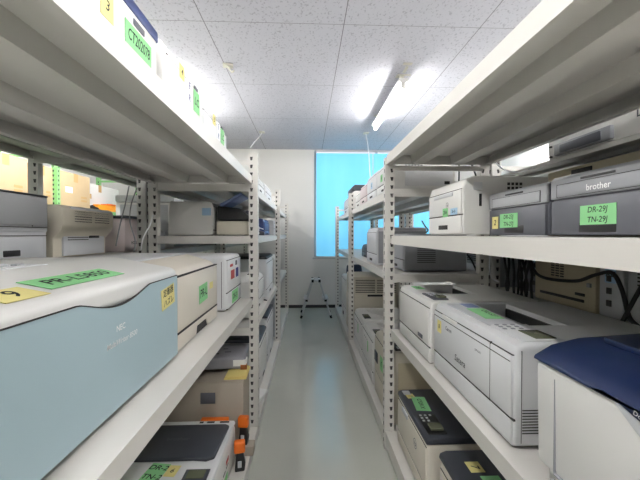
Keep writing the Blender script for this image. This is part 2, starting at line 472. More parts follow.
def brother(label, d0, d1, H, notes, yellow, top='mgrey', badge=True):
    loc, rz, W = front_loc('R', .78, d0, d1, 1.323); h = W / 2; D = .33
    t = thing('laser_printer', label, 'printer', loc, rz, G_RM)
    bm = B(); prism(bm, [(.008, .004), (.008, H * .62), (.006, H), (D, H), (D, .004)], -h, h, 'x', .007, 3); obj('body', bm, 'dgrey', t)
    bm = B(); prism(bm, [(0, H * .63), (0, H * .95), (.012, H + .002), (D * .96, H + .002), (D * .96, H * .97), (.012, H * .97), (.012, H * .63)], -h - .001, h + .001, 'x', .004, 2)
    obj('top_cover', bm, top, t)
    f = part('front_cover', top, t, -h + .03, h - .03, -.003, .004, H * .66, H * .86, b=.002)
    part('seam', 'seam', t, (-h + .026, h - .026, -.0006, .004, H * .652, H * .66), (-h + .026, -h + .03, -.0006, .004, H * .655, H * .865),
         (h - .03, h - .026, -.0006, .004, H * .655, H * .865), (-h + .026, h - .026, -.0006, .004, H * .86, H * .868), b=0)
    part('grip', 'black', t, -.055, .055, -.0012, .004, H * .89, H * .925, b=.001)
    if badge: lettering('brother', .0245, 'logow', f, (.007, -.0036, H * .74), 'front', bold=.012)
    tr = part('paper_tray', 'dgrey', t, -h + .004, h - .004, 0, .01, .006, H * .60, b=.003)
    part('handle', 'black', tr, -.06, .06, -.0012, .006, .012, .042, b=.004)
    part('output_slot', 'black', t, -h * .55, h * .55, .06, .2, H + .001, H + .0035, b=.001)
    for k in range(3): part('button', 'lgrey', t, h - .07 + k * .018, h - .058 + k * .018, .03, .042, H, H + .005, b=.001)
    sticker(t, (.004 if badge else -.03, -.001, .061), .113, .054, 'front', 'note_g', notes, label='green note')
    if yellow: sticker(t, (-.122, -.001, .055), .044, .05, 'front', 'note_y', ('2',), label='yellow note')
brother('grey two-tone laser printer with small yellow and green notes beside white printer', 1.105, 1.452, .178, ('DR-23J', 'TN-27J'), True, 'pgrey', False)
brother('grey two-tone laser printer at right edge with large green note only', .74, 1.085, .185, ('DR-29J', 'TN-29J'), False)

# lower shelf
t, W = printer('white laser printer beside right post with green note on its top', 'R', .545, 1.50, 2.0, .747, .50, .285, group=G_RL, nose=.03, panel=None, handle=False, recx=(-.88, .25), dep=.055, ry=.62)
h = W / 2
cp = part('control_panel', 'dgrey', t, h - .19, h - .03, .03, .10, .284, .291, b=.003)
part('display', 'screen', cp, h - .085, h - .04, .055, .095, .29, .302, b=.004)
for k in range(6): part('button', 'lgrey', cp, h - .175 + (k % 3) * .026, h - .16 + (k % 3) * .026, .045 + (k // 3) * .025, .058 + (k // 3) * .025, .29, .295, b=.002)
sticker(t, (-h + .12, .075, .2855), .10, .05, 'top', 'note_g', ('CE-05',), label='green note')
part('badge', 'dgrey', t, .10, .16, -.003, .002, .09, .108, b=.001)

t, W = printer('big white laser printer with yellow front note and green top note', 'R', .553, .90, 1.475, .747, .52, .288, body='white2', group=G_RL,
               nose=.028, tray=.08, panel=None, handle=False, recx=(-.82, .36), dep=.058, ry=.56, bev=.018, vents=False)
h = W / 2
part('seam', 'seam', t, (h - .118, h - .116, -.0005, .006, .08, .26), (-h + .012, h - .015, -.0008, .006, .236, .2385), b=0)
part('side_vent', 'seam', t, *[(h - .003, h + .001, .025, .11, .046 + k * .0078, .0485 + k * .0078) for k in range(9)], b=0)
part('side_seam', 'seam', t, h - .004, h + .0005, .022, .0232, .02, .27, b=0)
part('name_plate', 'white', t, -h + .10, -h + .23, -.003, .003, .245, .258, b=.001)
lettering('Canon', .021, 'logo', t, (-h + .165, -.0035, .212), 'front', bold=.02)
lettering('Satera', .034, 'logo', t, (-.03, -.0012, .125), 'front', bold=.01, shear=.2)
lettering('LBP8630', .011, 'logo', t, (h - .19, -.001, .205), 'front')
sticker(t, (-h + .07, -.001, .20), .038, .05, 'front', 'note_y', ('8',), label='yellow note')
gl = part('top_panel', 'lgrey', t, -h + .06, .10, .035, .15, .287, .292, b=.003)
sticker(gl, (-.05, .10, .2922), .16, .065, 'top', 'note_g', ('CRG-527', ''), ang=-.05, label='green note')
sticker(gl, (-.185, .11, .2922), .07, .05, 'top', 'bluearm', (), label='blue sticker')
cp = part('control_panel', 'white2', t, h - .19, h - .02, .04, .16, .286, .292, b=.004)
part('display', 'screen', cp, h - .115, h - .035, .085, .145, .291, .2945, b=.001)
for k in range(9): part('button', 'mgrey', cp, h - .185 + (k % 3) * .022, h - .174 + (k % 3) * .022, .05 + (k // 3) * .026, .062 + (k // 3) * .026, .291, .2945, b=.002)

# white printer with navy lid at the right edge
loc, rz, W = front_loc('R', .508, .33, .750, .747); h = W / 2
t = thing('laser_printer', 'white laser printer with dark navy top at the right edge', 'printer', loc, rz, G_RL)
bm = B(); prism(bm, [(.03, .004), (.03, .07), (.005, .085), (.0, .305), (.03, .325), (.46, .337), (.46, .004)], -h, h, 'x', .012, 3); obj('body', bm, 'white', t)
bm = B()
low = [(-.06, .309), (-.035, .316), (-.01, .313), (.033, .299), (.08, .277), (.13, .248), (h + .001, .205)]
prism(bm, low + [(h + .001, .312), (-.06, .312)], -.005, .02, 'y', .001, 2)
prism(bm, [(-.005, .308), (.0, .316), (.038, .338), (.10, .352), (.30, .364), (.45, .364), (.465, .33), (.03, .318)], -h - .001, h + .001, 'x', .003, 2)
prism(bm, [(-.17, .12), (.17, .12), (.17, .40), (-.17, .40)], .352, .3655, 'z', .004, 2)
obj('top_cover', bm, 'navy', t)
lettering('DocuPrint', .0105, 'logow', t, (.045, -.0062, .305), 'front', ang=-.2)
part('seam', 'mgrey', t, (-h + .06, -h + .0612, -.0006, .006, .09, .285), (-h + .06, h - .01, -.0012, .006, .088, .0905), b=0)
part('paper_tray', 'white', t, -h + .05, h - .01, .022, .034, .01, .07, b=.003)
part('latch', 'lgrey', t, -h + .018, -h + .03, .024, .034, .03, .05, b=.002)
bm = B(); pts = [(p[0], p[1] + .002) for p in low[2:]] + [(h + .001, .165), (.12, .215), (.07, .248), (.02, .283), (-.01, .305)]
prism(bm, pts, -.003, .01, 'y'); obj('front_trim', bm, 'lgrey', t)

# bottom shelf
t, W = printer('tall white printer with dark top and green note on bottom right shelf', 'R', .53, 1.49, 1.97, .116, .46, .304, body='cream', group=G_RB,
               nose=.012, lid='slate', lid_h=.03, recess=False, panel=None, handle=False)
h = W / 2
hp_logo(t, (.09, -.002, .19), 'front', .024)
cp = part('control_panel', 'black', t, h - .20, h - .03, .02, .11, .303, .309, b=.003)
part('display', 'screen', cp, h - .10, h - .05, .04, .10, .308, .322, b=.004)
for k in range(7): part('button', 'lgrey', cp, h - .19 + (k % 3) * .024, h - .178 + (k % 3) * .024, .03 + (k // 3) * .024, .042 + (k // 3) * .024, .308, .3125, b=.003)
sticker(t, (-.07, .08, .3045), .15, .075, 'top', 'note_g', ('CF281X',), ang=-.1, label='green note')
sticker(t, (-h + .085, .05, .3045), .05, .045, 'top', 'note_y', ('1',), ang=.1, label='yellow note')
part('name_plate', 'lgrey', t, -h + .02, -h + .07, .02, .06, .3035, .3065, b=.001)
part('grip', 'lgrey', t, -h * .55, -h * .15, -.006, .004, .235, .262, b=.004)
t, W = printer('white printer with dark top and yellow note, bottom right shelf front', 'R', .55, .93, 1.40, .116, .46, .31, body='cream', group=G_RB,
               nose=.03, lid='slate', lid_h=.032, recess=False, panel='black', handle=True, px=.32)
sticker(t, (-.13, .10, .3105), .06, .055, 'top', 'note_y', ('7',), label='yellow note')
sticker(t, (-.02, .13, .3105), .12, .07, 'top', 'note_g', ('CF226',), label='green note')

# ------------------------------------------------------------------ right rack, second and third bays
G_R2 = 'printers beyond the near post of the right rack'
for X, d0, d1, H, body, lab, notes in (
    (.535, 2.16, 2.60, .215, 'white', 'white printer with vented end behind the near right post, top shelf', ((-.05, .12, 'note_g'),)),
    (.535, 2.64, 3.02, .222, 'white2', 'second white printer past the near right post, top shelf', ((.03, .12, 'note_b'),)),
    (.535, 3.05, 3.42, .195, 'pink', 'pinkish white printer against the blue blind, top shelf', ()),
    (.545, 3.45, 3.80, .175, 'white', 'lowest white printer before the second right post, top shelf', ())):
    t, W = printer(lab, 'R', X, d0, d1, 1.612, .42, H, body, group=G_R2, panel=None, vents=False, recess=False, nose=.03, tray=.07)
    h = W / 2
    for x, z, c in notes: sticker(t, (x, -.001, z), .06, .05, 'front', c, ('A',))
    if d0 < 2.3:
        part('vent', 'mgrey', t, *[(h - .002, h + .0008, .09 + k * .02, .103 + k * .02, .145, .172) for k in range(6)], b=0)
        part('side_panel', 'white2', t, h - .004, h + .002, .09, .40, .03, .135, b=.003)
        part('port', 'black', t, h, h + .003, .345, .38, .04, .06, b=.001)
t, W = printer('white printer with black lid before the blue blind', 'R', .53, 3.96, 4.40, 1.612, .42, .30, 'white', group=G_R2, lid='slate', lid_h=.07, recess=False, panel=None, tray=.09)
t, W = printer('small white printer at far end of right rack, top shelf', 'R', .54, 4.5, 4.95, 1.612, .42, .22, 'white2', group=G_R2, recess=False, panel=None)
t, W = printer('small grey printer with dark end on the shelf behind near right post', 'R', .535, 2.63, 3.03, 1.085, .40, .30, 'lgrey', group=G_R2, recess=False, panel=None, vents=False, tray=.09)
h = W / 2
part('side_panel', 'mgrey', t, h - .004, h + .002, .02, .39, .02, .27, b=.004)
t, W = printer('dark grey machine behind white printer with notes, right rack second bay', 'R', .62, 2.18, 2.57, 1.085, .42, .25, 'mgrey', group=G_R2, recess=False, panel=None, tray=.08)
t, W = printer('low black printer against the blue blind on right rack', 'R', .60, 3.30, 3.72, 1.085, .38, .14, 'slate', group=G_R2, recess=False, panel=None, tray=.06)
t, W = printer('beige tall printer just behind near right post, bottom shelf', 'R', .525, 2.12, 2.62, .116, .46, .47, 'beige', group=G_R2, recess=False, panel='black', tray=.17, handle=False)
h = W / 2
part('side_panel', 'olive', t, h - .003, h + .003, .05, .42, .05, .40, b=.004)
sticker(t, (.0, -.001, .30), .08, .10, 'front', 'note_g', ('K',), label='green note')
part('cartridge_door', 'slate', t, -h + .02, -h + .12, -.006, .006, .25, .33, b=.01)
for d0, d1, lab in ((2.70, 3.21, 'white rounded printer with green marks, nearer of the low pair'), (3.25, 3.78, 'white rounded printer with green marks, farther of the low pair')):
    t, W = printer(lab, 'R', .525, d0, d1, .116, .48, .395, 'white', group=G_R2, nose=.05, panel=None, tray=.10, handle=False, bev=.02)
    h = W / 2
    cp = part('control_panel', 'black', t, h - .19, h - .03, .035, .10, .393, .402, b=.004)
    part('display', 'screen', cp, h - .15, h - .07, .045, .085, .401, .405, b=.002)
    sticker(t, (.05, -.001, .25), .035, .09, 'front', 'note_g', ('7',), label='green note')
    for k in range(3): part('lamp', 'dgrey', t, -.12 + k * .06, -.108 + k * .06, -.002, .004, .29, .302, b=.002)
# big floor machine in the third bay
loc, rz, W = front_loc('R', .525, 3.93, 4.50, .116); h = W / 2
t = thing('office_copier', 'large beige office printer with drawers at far right rack bottom', 'printer', loc, rz, G_R2)
bm = B(); box(bm, -h, h, .004, .55, .004, .72, b=.012); obj('body', bm, 'beige', t)
for k in range(3):
    dr = part('drawer', 'cream', t, -h + .01, h - .01, -.002, .012, .02 + k * .15, .162 + k * .15, b=.004)
    part('handle', 'seam', dr, -.06, .06, -.004, .004, .10 + k * .15, .125 + k * .15, b=.003)
part('side_panel', 'beige', t, h - .004, h + .004, .03, .53, .05, .50, b=.004)
part('side_handle', 'black', t, h, h + .006, .18, .36, .488, .512, b=.008)
part('vent', 'seam', t, *[(h - .002, h + .0025, .04 + i * .25, .27 + i * .25, .535 + k * .02, .543 + k * .02) for i in range(2) for k in range(8)], b=0)
t, W = printer('white office printer in the last bay of right rack', 'R', .525, 4.62, 5.15, .116, .5, .62, 'white', group=G_R2, recess=False, panel=None, tray=.2)
bm = B()
prism(bm, [(-.16, 0), (.16, 0), (.15, .08), (.09, .15), (-.05, .16), (-.14, .09)], -.10, .10, 'x', .03, 3)
tag(obj('cloth_bag', bm, 'bag', None, (.68, 4.86, .739)), 'dark blue cloth bag slumped on white office printer, far right', 'bag')

# ------------------------------------------------------------------ rack behind the right rack
G_R4 = 'old printers on the rack behind the right rack'
def old_printer(label, X, d0, d1, Z, D, H, m, kind):
    loc, rz, W = front_loc('R', X, d0, d1, Z); h = W / 2
    t = thing('old_printer', label, 'printer', loc, rz, G_R4)
    bm = B(); box(bm, -h, h, .004, D, .004, H, b=.008); obj('body', bm, m, t)
    if kind == 0:
        part('vent', 'seam', t, *[(-h * .35 + i * .03, -h * .35 + i * .03 + .02, .001, .006, H * .55 + k * .012, H * .55 + k * .012 + .006) for i in range(3) for k in range(7)], b=0)
        part('paper_slot', 'black', t, -h * .75, h * .7, -.001, .006, H * .16, H * .21, b=.001)
        part('port', 'black', t, h * .45, h * .72, -.001, .006, H * .27, H * .32, b=.001)
        part('bracket', 'mgrey', t, h * .8, h * .9, -.004, .006, H * .45, H * .52, b=.001)
    elif kind == 1:
        part('port', 'seam', t, *[(-h * .3, h * .1, .0, .006, H * (.2 + .2 * k), H * (.3 + .2 * k)) for k in range(3)], b=.001)
        sticker(t, (.0, .003, H * .72), .05, .07, 'front', 'note_b', ('AC',), label='pale blue rating sticker')
    elif kind == 2:
        part('vent', 'seam', t, *[(-h * .8, h * .8, .001, .006, H * .6 + k * .014, H * .6 + k * .014 + .006) for k in range(7)], b=0)
        part('access_panel', 'lgrey', t, -h * .85, h * .5, -.002, .006, H * .12, H * .5, b=.003)
    return t
old_printer('cream back of old printer with black slot behind right rack', 1.21, 1.42, 1.80, .99, .4, .25, 'olive', 0)
old_printer('narrow pale grey machine back between cream and vented printers', 1.215, 1.30, 1.41, .99, .38, .25, 'lgrey', 1)
old_printer('pale vented machine back at right edge behind black cable', 1.215, .86, 1.285, .99, .4, .25, 'lgrey', 2)
t = old_printer('dark olive printer top behind the grey two-tone printers', 1.215, .8, 1.72, 1.30, .4, .34, 'olive', 3)
part('port', 'black', t, -.30, -.19, -.001, .006, .295, .325, b=.001)
old_printer('dark grey machine added in the shaded gap beyond the cream back', 1.30, 1.84, 2.02, .99, .35, .25, 'dgrey', 1)  # added to keep the gap behind the hanging cables dark
old_printer('grey machine back past rear post behind hanging cables', 1.215, 2.14, 2.62, .99, .38, .25, 'mgrey', 2)
old_printer('beige machine back deeper past rear post of right rack', 1.215, 2.7, 3.2, .99, .38, .25, 'olive', 1)
# white printer above, on the back rack
loc, rz, W = front_loc('R', 1.18, .70, 1.675, 1.69); h = W / 2
t = thing('large_printer', 'large white printer with grey tray slot high behind the right rack', 'printer', loc, rz, G_R4)
bm = B(); prism(bm, [(.01, .004), (0, .2), (.05, .24), (.5, .24), (.5, .004)], -h, h, 'x', .01, 3); obj('body', bm, 'white', t)
tr = part('paper_tray', 'mgrey', t, -h + .06, -h + .36, -.008, .02, .012, .066, b=.006)
part('handle', 'dgrey', tr, -h + .10, -h + .32, -.012, -.004, .018, .056, b=.004)
part('lamp', 'black', t, (-h + .02, -h + .032, -.002, .02, .012, .02), (-h + .02, -h + .032, -.002, .02, .06, .068), b=.002)
lettering('LP-S', .04, 'logo', t, (.0, .004, .075), 'front', bold=.02)

# cables
def cable(label, pts, r, m='rubber', group=None, name='power_cable'):
    bm = B(); tube(bm, smooth_path(pts), r, 8)
    return tag(obj(name, bm, m), label, 'cable', group)
def PT(u, v, X):     # a point at known x, from where the photo shows it
    th, ph = TH, math.atan(5.5 / 338)
    a, b_ = (u - 320) / 338, (240 - v) / 338
    f = Vector((math.sin(th) * math.cos(ph), math.cos(th) * math.cos(ph), -math.sin(ph)))
    r_ = Vector((math.cos(th), -math.sin(th), 0)); up = r_.cross(f)
    dvec = f + a * r_ + b_ * up
    k = X / dvec.x
    return (X, dvec.y * k, CAMZ + dvec.z * k)
cable('thick black power cable looping across the cream printer back', [PT(530, 256, 1.19), PT(534, 270, 1.185), PT(545, 278, 1.17), PT(575, 281, 1.17), PT(595, 275, 1.17), PT(612, 273, 1.17), PT(622, 290, 1.165), PT(630, 318, 1.16), PT(645, 330, 1.15)], .0075)
cable('black power cable rising at right edge behind navy topped printer', [PT(620, 326, 1.132), PT(634, 300, 1.132), PT(650, 272, 1.132)], .007)
bx = 1.128
for i, (u0, u1, u2, v1, nm) in enumerate((
        (507, 509, 508, 291, 'black cable hanging farthest left in the bundle by rear post'), (512, 513, 514, 294, 'black cable second from left in hanging bundle'),
        (517, 519, 518, 296, 'thin black cable third from left in hanging bundle'), (523, 520, 522, 298, 'black cable bowing left in the hanging bundle'),
        (518, 523, 526, 296, 'black cable crossing the middle of hanging bundle'), (532, 530, 532, 299, 'black cable at right edge of the hanging bundle'),
        (526, 529, 526, 297, 'black cable kinked right inside the hanging bundle'), (503, 505, 507, 291, 'black cable leaning right at left of hanging bundle'),
        (529, 526, 520, 298, 'black cable slanting left at right of hanging bundle'))):
    X = bx + .0145 * (i % 3)
    cable(nm, [PT(u0, 246, X), PT(u1, 262, X), PT(u2, 276, X), PT((u2 + u1) / 2, 285, X), PT(u2, v1, X)], .0065, group='hanging cable bundle behind the right rack')
cable('white thin cable curving beside rear post of right rack', [PT(490, 250, 1.131), PT(489.5, 268, 1.131), PT(492, 278, 1.131), PT(499, 282, 1.131)], .004, 'wire')
cable('black cable drooping left of rear post of right rack', [PT(462, 250, 1.131), PT(470, 258, 1.131), PT(476, 270, 1.131), PT(481, 284, 1.131)], .006)
cable('thin black cable hanging behind white printer with notes', [PT(459, 162, 1.131), PT(459, 178, 1.131), PT(458, 196, 1.131)], .006)
cable('black cable slanting beside rear post near top shelf', [PT(472, 165, 1.131), PT(476, 176, 1.131), PT(480, 192, 1.131)], .006)
cable('thin black cable on right shelf behind small white printer trays', [PT(422, 221, .69), PT(425, 226, .69), PT(428, 230, .69), PT(426, 232.5, .69)], .004)
cable('white wiring sagging in the gap under right rack top shelf', [PT(496, 163, 1.131), PT(505, 170, 1.131), PT(520, 172, 1.131), PT(535, 167, 1.131)], .004, 'wire')

# ------------------------------------------------------------------ left rack, near bay, top shelf
G_LT = 'printers on the top shelf of the left rack'
loc, rz, W = front_loc('L', -.46, .52, 1.05, 1.711); h = W / 2
t = thing('laser_printer', 'white printer with navy top band and long green note, upper left', 'printer', loc, rz, G_LT)
bm = B(); prism(bm, [(0, .004), (0, .212), (.03, .225), (.45, .225), (.45, .004)], -h, h, 'x', .01, 3); obj('body', bm, 'white', t)
bm = B(); prism(bm, [(-.004, .206), (-.002, .240), (.05, .262), (.44, .265), (.44, .22), (.03, .22), (.01, .206)], -h - .003, h + .003, 'x', .006, 2); obj('top_cover', bm, 'navy2', t)
part('seam', 'mgrey', t, -h + .01, h - .012, -.001, .004, .024, .027, b=0)
part('latch', 'dgrey', t, h - .145, h - .085, -.003, .004, .176, .194, b=.003)
sticker(t, (.148, -.001, .137), .142, .062, 'front', 'note_g', ('CT202078',), size=.042, sx=.66, label='long green note')
sticker(t, (0, -.001, .144), .05, .06, 'front', 'note_y', ('3',), label='yellow note')
for k, (d0, d1, H, lab) in enumerate(((1.098, 1.46, .262, 'white printer with yellow, purple and green notes on upper left shelf'), (1.482, 1.92, .225, 'white printer last in row at end of upper left shelf'))):
    t, W = printer(lab, 'L', -.452, d0, d1, 1.711, .42, H, 'white' if k == 0 else 'white2', group=G_LT, recess=False, panel=None, vents=False, nose=.05, tray=.05, handle=False)
    h = W / 2
    part('seam', 'seam', t, -h - .0008, -h + .003, .04, .0425, .02, H - .03, b=0)
    sticker(t, (-.05, -.001, H * .78), .045, .05, 'front', 'note_y', ('4',) if k == 0 else ('5',), label='yellow note')
    sticker(t, (.026, -.001, H * .63), .055, .095, 'front', 'logow', ('E', 'R'), ink='inkb', label='white sticker with purple print')
    sticker(t, (.11, -.001, H * .60), .07, .085, 'front', 'note_g', ('LC',), label='green note')
    part('latch', 'dgrey', t, .09, .13, -.003, .004, H * .79, H * .84, b=.002)

# middle shelf
G_LM = 'printers on the middle shelf of the left rack'
loc, rz, W = front_loc('L', -.43, .45, 1.112, .914); h = W / 2
t = thing('laser_printer', 'big printer with pale blue front and white top in the left foreground', 'printer', loc, rz, G_LM)
bm = B(); prism(bm, [(.03, .004), (.03, .03), (.012, .035), (.012, .25), (.0, .262), (.0, .296), (.012, .307), (.19, .342), (.50, .342), (.50, .004)], -h, h, 'x', .008, 3); obj('body', bm, 'white', t)
def wave(x):
    a, b_ = -.15, .138
    if x <= a or x >= b_: return .281
    q = (x - a) / (b_ - a)
    return .281 - .028 * math.sin(PI * q) ** 1.15
xs = [-h + i * W / 60 for i in range(61)]
bm = B(); prism(bm, [(-h, .022), (h, .022)] + [(x, wave(x)) for x in xs[::-1]], -.002, .016, 'y'); obj('front_cover', bm, 'blue', t)
bm = B()
for i in range(60): prism(bm, [(xs[i], wave(xs[i])), (xs[i + 1], wave(xs[i + 1])), (xs[i + 1], wave(xs[i + 1]) + .0022), (xs[i], wave(xs[i]) + .0022)], -.003, .004, 'y')
obj('seam', bm, 'seam', t)
lettering('NEC', .019, 'logow', t, (-.008, -.003, .203), 'front', bold=.02)
lettering('MultiWriter 8500', .018, 'logow', t, (.0, -.003, .172), 'front', bold=.01, shear=.2)
tp = math.atan2(.035, .178)
sticker(t, (-.03, .075, .3205), .25, .065, 'top', 'note_g', ('PR-L5850',), size=.045, sx=1.15, label='long green note', pitch=tp)
sticker(t, (-.225, .055, .3165), .09, .06, 'top', 'note_y', ('9',), label='yellow note', pitch=tp)
cp = part('control_panel', 'white2', t, -.28, .05, .2, .33, .341, .345, b=.002)
part('display', 'screen', cp, -.26, -.15, .23, .28, .344, .347, b=.001)
for k in range(8): part('button', 'lgrey' if k else 'red', cp, -.13 + (k % 4) * .04, -.108 + (k % 4) * .04, .225 + (k // 4) * .04, .24 + (k // 4) * .04, .344, .349, b=.002)
sticker(t, (h - .075, -.0025, .225), .095, .062, 'front', 'note_y', ('定着器', 'ハズレ'), ang=.12, label='yellow note')

loc, rz, W = front_loc('L', -.449, 1.168, 1.686, .914); h = W / 2
t = thing('laser_printer', 'cream printer with green note and lower tray beside pale blue printer', 'printer', loc, rz, G_LM)
bm = B(); prism(bm, [(.008, .004), (.008, .26), (.03, .285), (.14, .318), (.48, .318), (.48, .004)], -h, h, 'x', .01, 3); obj('body', bm, 'cream', t)
part('front_cover', 'cream', t, -h + .003, h - .003, 0, .02, .071, .265, b=.004)
bm = B(); prism(bm, [(-h + .003, .008), (-.06, .008), (-.05, .042), (.08, .042), (.105, .008), (h - .003, .008), (h - .003, .064), (-h + .003, .064)], .0, .02, 'y', .002)
tr = obj('paper_tray', bm, 'cream', t)
part('handle', 'seam', tr, -.065, .11, .006, .022, .006, .045, b=0)
part('seam', 'seam', t, (-h + .003, h - .003, -.0006, .012, .0645, .0705), (-h + .003, h - .003, -.0006, .012, .2655, .2695), b=0)
part('top_cover', 'white2', t, -h + .01, h - .01, .15, .46, .317, .325, b=.003)
sticker(t, (.03, -.001, .165), .115, .075, 'front', 'note_g', ('PR-L',), size=.05, ang=.05, label='green note')
sticker(t, (.15, -.001, .18), .05, .03, 'front', 'note_y', (), label='yellow note')

t, W = printer('white printer with red and blue prints beside near left post', 'L', -.425, 1.80, 2.17, .914, .44, .30, 'white2', group=G_LM, recess=False, panel=None, vents=False, nose=.02, tray=.10, handle=False, bev=.02)
h = W / 2
part('seam', 'seam', t, (-h - .0008, -h + .004, .03, .0325, .02, .27), (-h + .004, h - .004, -.0006, .008, .012, .015), b=0)
sticker(t, (-.06, -.001, .19), .09, .05, 'front', 'red', (), label='red print')
sticker(t, (.06, -.001, .19), .07, .055, 'front', 'inkb', (), label='blue print')
sticker(t, (.0, -.001, .06), .16, .07, 'front', 'note_g', ('DR-21J',), size=.04, label='green note')
part('badge', 'logo', t, .02, .06, -.002, .006, .235, .262, b=.001)
part('lamp', 'red', t, -.12, -.05, -.0015, .006, .235, .25, b=.001)

# bottom shelf: flatbed copier, toners, carton, folder, film pack
t = thing('flatbed_copier', 'white flatbed copier with dark lid on the lower left shelf', 'copier', (-.62, 1.33, .07), 0)
bm = B(); box(bm, -.24, .22, 0, .56, .004, .20, b=.014); obj('body', bm, 'white', t)
bm = B(); prism(bm, [(-.24, 0), (.22, 0), (.22, .56), (-.24, .56)], .2, .225, 'z', .012, 3); obj('scanner_deck', bm, 'white2', t)
bm = B(); prism(bm, [(-.235, .215), (.10, .215), (.16, .207), (.195, .225), (.205, .475), (.185, .49), (-.235, .49)], .2255, .243, 'z', .006, 3); l = obj('scanner_lid', bm, 'slate', t)
lettering('brother', .035, 'dgrey', l, (-.02, .36, .2436), 'top')
cp = part('control_panel', 'slate', t, .09, .195, .02, .16, .224, .229, b=.008)
part('display', 'screen', cp, .105, .18, .10, .15, .2285, .232, b=.003)
for k in range(6): part('button', 'mgrey', cp, .09 + (k % 3) * .035, .112 + (k % 3) * .035, .035 + (k // 3) * .03, .052 + (k // 3) * .03, .2285, .232, b=.002)
sticker(t, (-.045, .12, .2256), .085, .17, 'top', 'note_g', ('DR-2', 'TN-2', 'OK'), size=.04, ang=-.15, label='green note')
sticker(t, (.03, .155, .2256), .05, .07, 'top', 'note_y', ('6',), ang=-.1, label='yellow note')
part('ink_badge', 'seam', t, (.03, .05, .53, .545, .2252, .2262), (.07, .11, .53, .545, .2252, .2262), (.14, .19, .53, .545, .2252, .2262), b=0)
part('side_vent', 'seam', t, *[(.2195, .2208, .1 + k * .06, .14 + k * .06, .10, .106) for k in range(5)], b=0)
sticker(t, (.2205, .30, .06), .12, .03, 'side+', 'note_g', (), label='green strip')
sticker(t, (.2205, .36, .13), .05, .02, 'side+', 'red', (), label='red print')
def toner(loc, rz, label):
    t = thing('toner_cartridge', label, 'toner cartridge', loc, rz, 'orange capped toner cartridges')
    bm = B(); prism(bm, [(-.03, 0), (.03, 0), (.036, .05), (.02, .12), (-.02, .12)], -.02, .02, 'y', .006, 2); obj('body', bm, 'black', t)
    bm = B(); box(bm, -.034, .034, -.024, .024, .115, .185, b=.01, seg=3); obj('cap', bm, 'orange', t)
    t.scale = (.85,) * 3
    part('tab', 'lgrey', t, -.012, .012, -.028, -.02, .03, .07, b=.003)
toner((-.36, 1.80, .073), .2, 'orange capped black toner cartridge, nearer one by left post')
toner((-.365, 1.935, .132), -.1, 'orange capped black toner cartridge, farther one beside grey carton')
bm = B(); box(bm, -.06, .06, -.035, .035, 0.003, .056, b=.004); tag(obj('carton', bm, 'carton2', None, (-.365, 1.945, .07)), 'small grey carton under the farther orange capped toner', 'box')
bm = B(); box(bm, .02, .175, -.018, .018, 0.003, .219, b=.006)
t = tag(obj('plastic_strip', bm, 'orange', None, (-.62, 1.921, .07)), 'orange plastic strip standing behind the flatbed copier', 'strip')

t = thing('carton', 'grey carton with square hand hole behind the flatbed copier', 'box', (-.66, 1.96, .072), 0)
bm = B(); box(bm, -.30, .29, 0, .21, .002, .40, b=.004); obj('body', bm, 'carton2', t)
part('hand_hole', 'dgrey', t, .045, .13, -.0015, .004, .28, .345, b=.001)
part('lid_flap', 'carton2', t, -.30, .29, .002, .208, .3995, .405, b=.002)
bm = B(); box(bm, -.065, .065, -.09, .09, 0, .006, b=.001); box(bm, -.06, .06, -.085, .085, .006, .016, b=.001)
tag(obj('paper_folder', bm, 'folder', None, (-.425, 2.075, .479), (0, 0, .03)), 'yellow paper folder on the grey carton at lower left', 'folder')
t = thing('wrapped_package', 'grey film wrapped pack on yellow folder under left shelf', 'package', (-.58, 2.2, .498), .04)
bm = B(); box(bm, -.22, .195, -.12, .16, .0, .075, b=.016, seg=3); obj('film', bm, 'gfilm', t)
part('inner_sheet', 'paper', t, .12, .2, -.122, -.06, .02, .06, b=.003)
part('brown_end', 'brown', t, .165, .203, -.123, -.10, .0, .03, b=.002)
part('print', 'ink', t, (-.03, .02, -.05, -.04, .0745, .0758), (.05, .09, -.02, -.01, .0745, .0758), (.03, .06, .04, .05, .0745, .0758), b=0)

# ------------------------------------------------------------------ left rack, far bays
G_L2 = 'printers beyond the near post of the left rack'
FAR = [
 (-.39, 2.62, 3.10, 1.66, .40, .15, 'white', None, 'white printer on top shelf past near left post'),
 (-.39, 3.25, 3.72, 1.66, .40, .17, 'white2', None, 'second white printer on top shelf past near left post'),
 (-.40, 4.20, 4.70, 1.66, .40, .18, 'white', None, 'white printer on top shelf beyond second left post'),
 (-.40, 4.15, 4.60, 1.32, .40, .19, 'lgrey', None, 'pale grey printer in last bay of left rack'),
 (-.39, 2.42, 3.05, .72, .42, .27, 'white', None, 'white printer just past near left post on waist shelf'),
 (-.385, 3.25, 3.80, .72, .42, .40, 'white2', 'black', 'white printer with long black lid past near left post'),
 (-.39, 4.15, 4.75, .72, .42, .33, 'white', None, 'white printer on waist shelf beyond second left post'),
 (-.385, 2.75, 3.20, .07, .45, .40, 'white', 'slate', 'white printer with dark lid near papers, bottom left shelf'),
 (-.385, 3.28, 3.85, .07, .45, .47, 'white2', 'slate', 'taller white printer with dark lid, bottom left shelf'),
 (-.385, 4.12, 4.70, .07, .45, .50, 'lgrey', None, 'grey printer on bottom shelf beyond second left post'),
]
for X, d0, d1, Z, D, H, body, lid, lab in FAR:
    printer(lab, 'L', X, d0, d1, Z, D, H, body, group=G_L2, lid=lid, lid_h=.03, recess=False, panel='black' if Z < .8 and d0 < 3.3 and not lid else None, vents=d0 < 4, tray=.08)
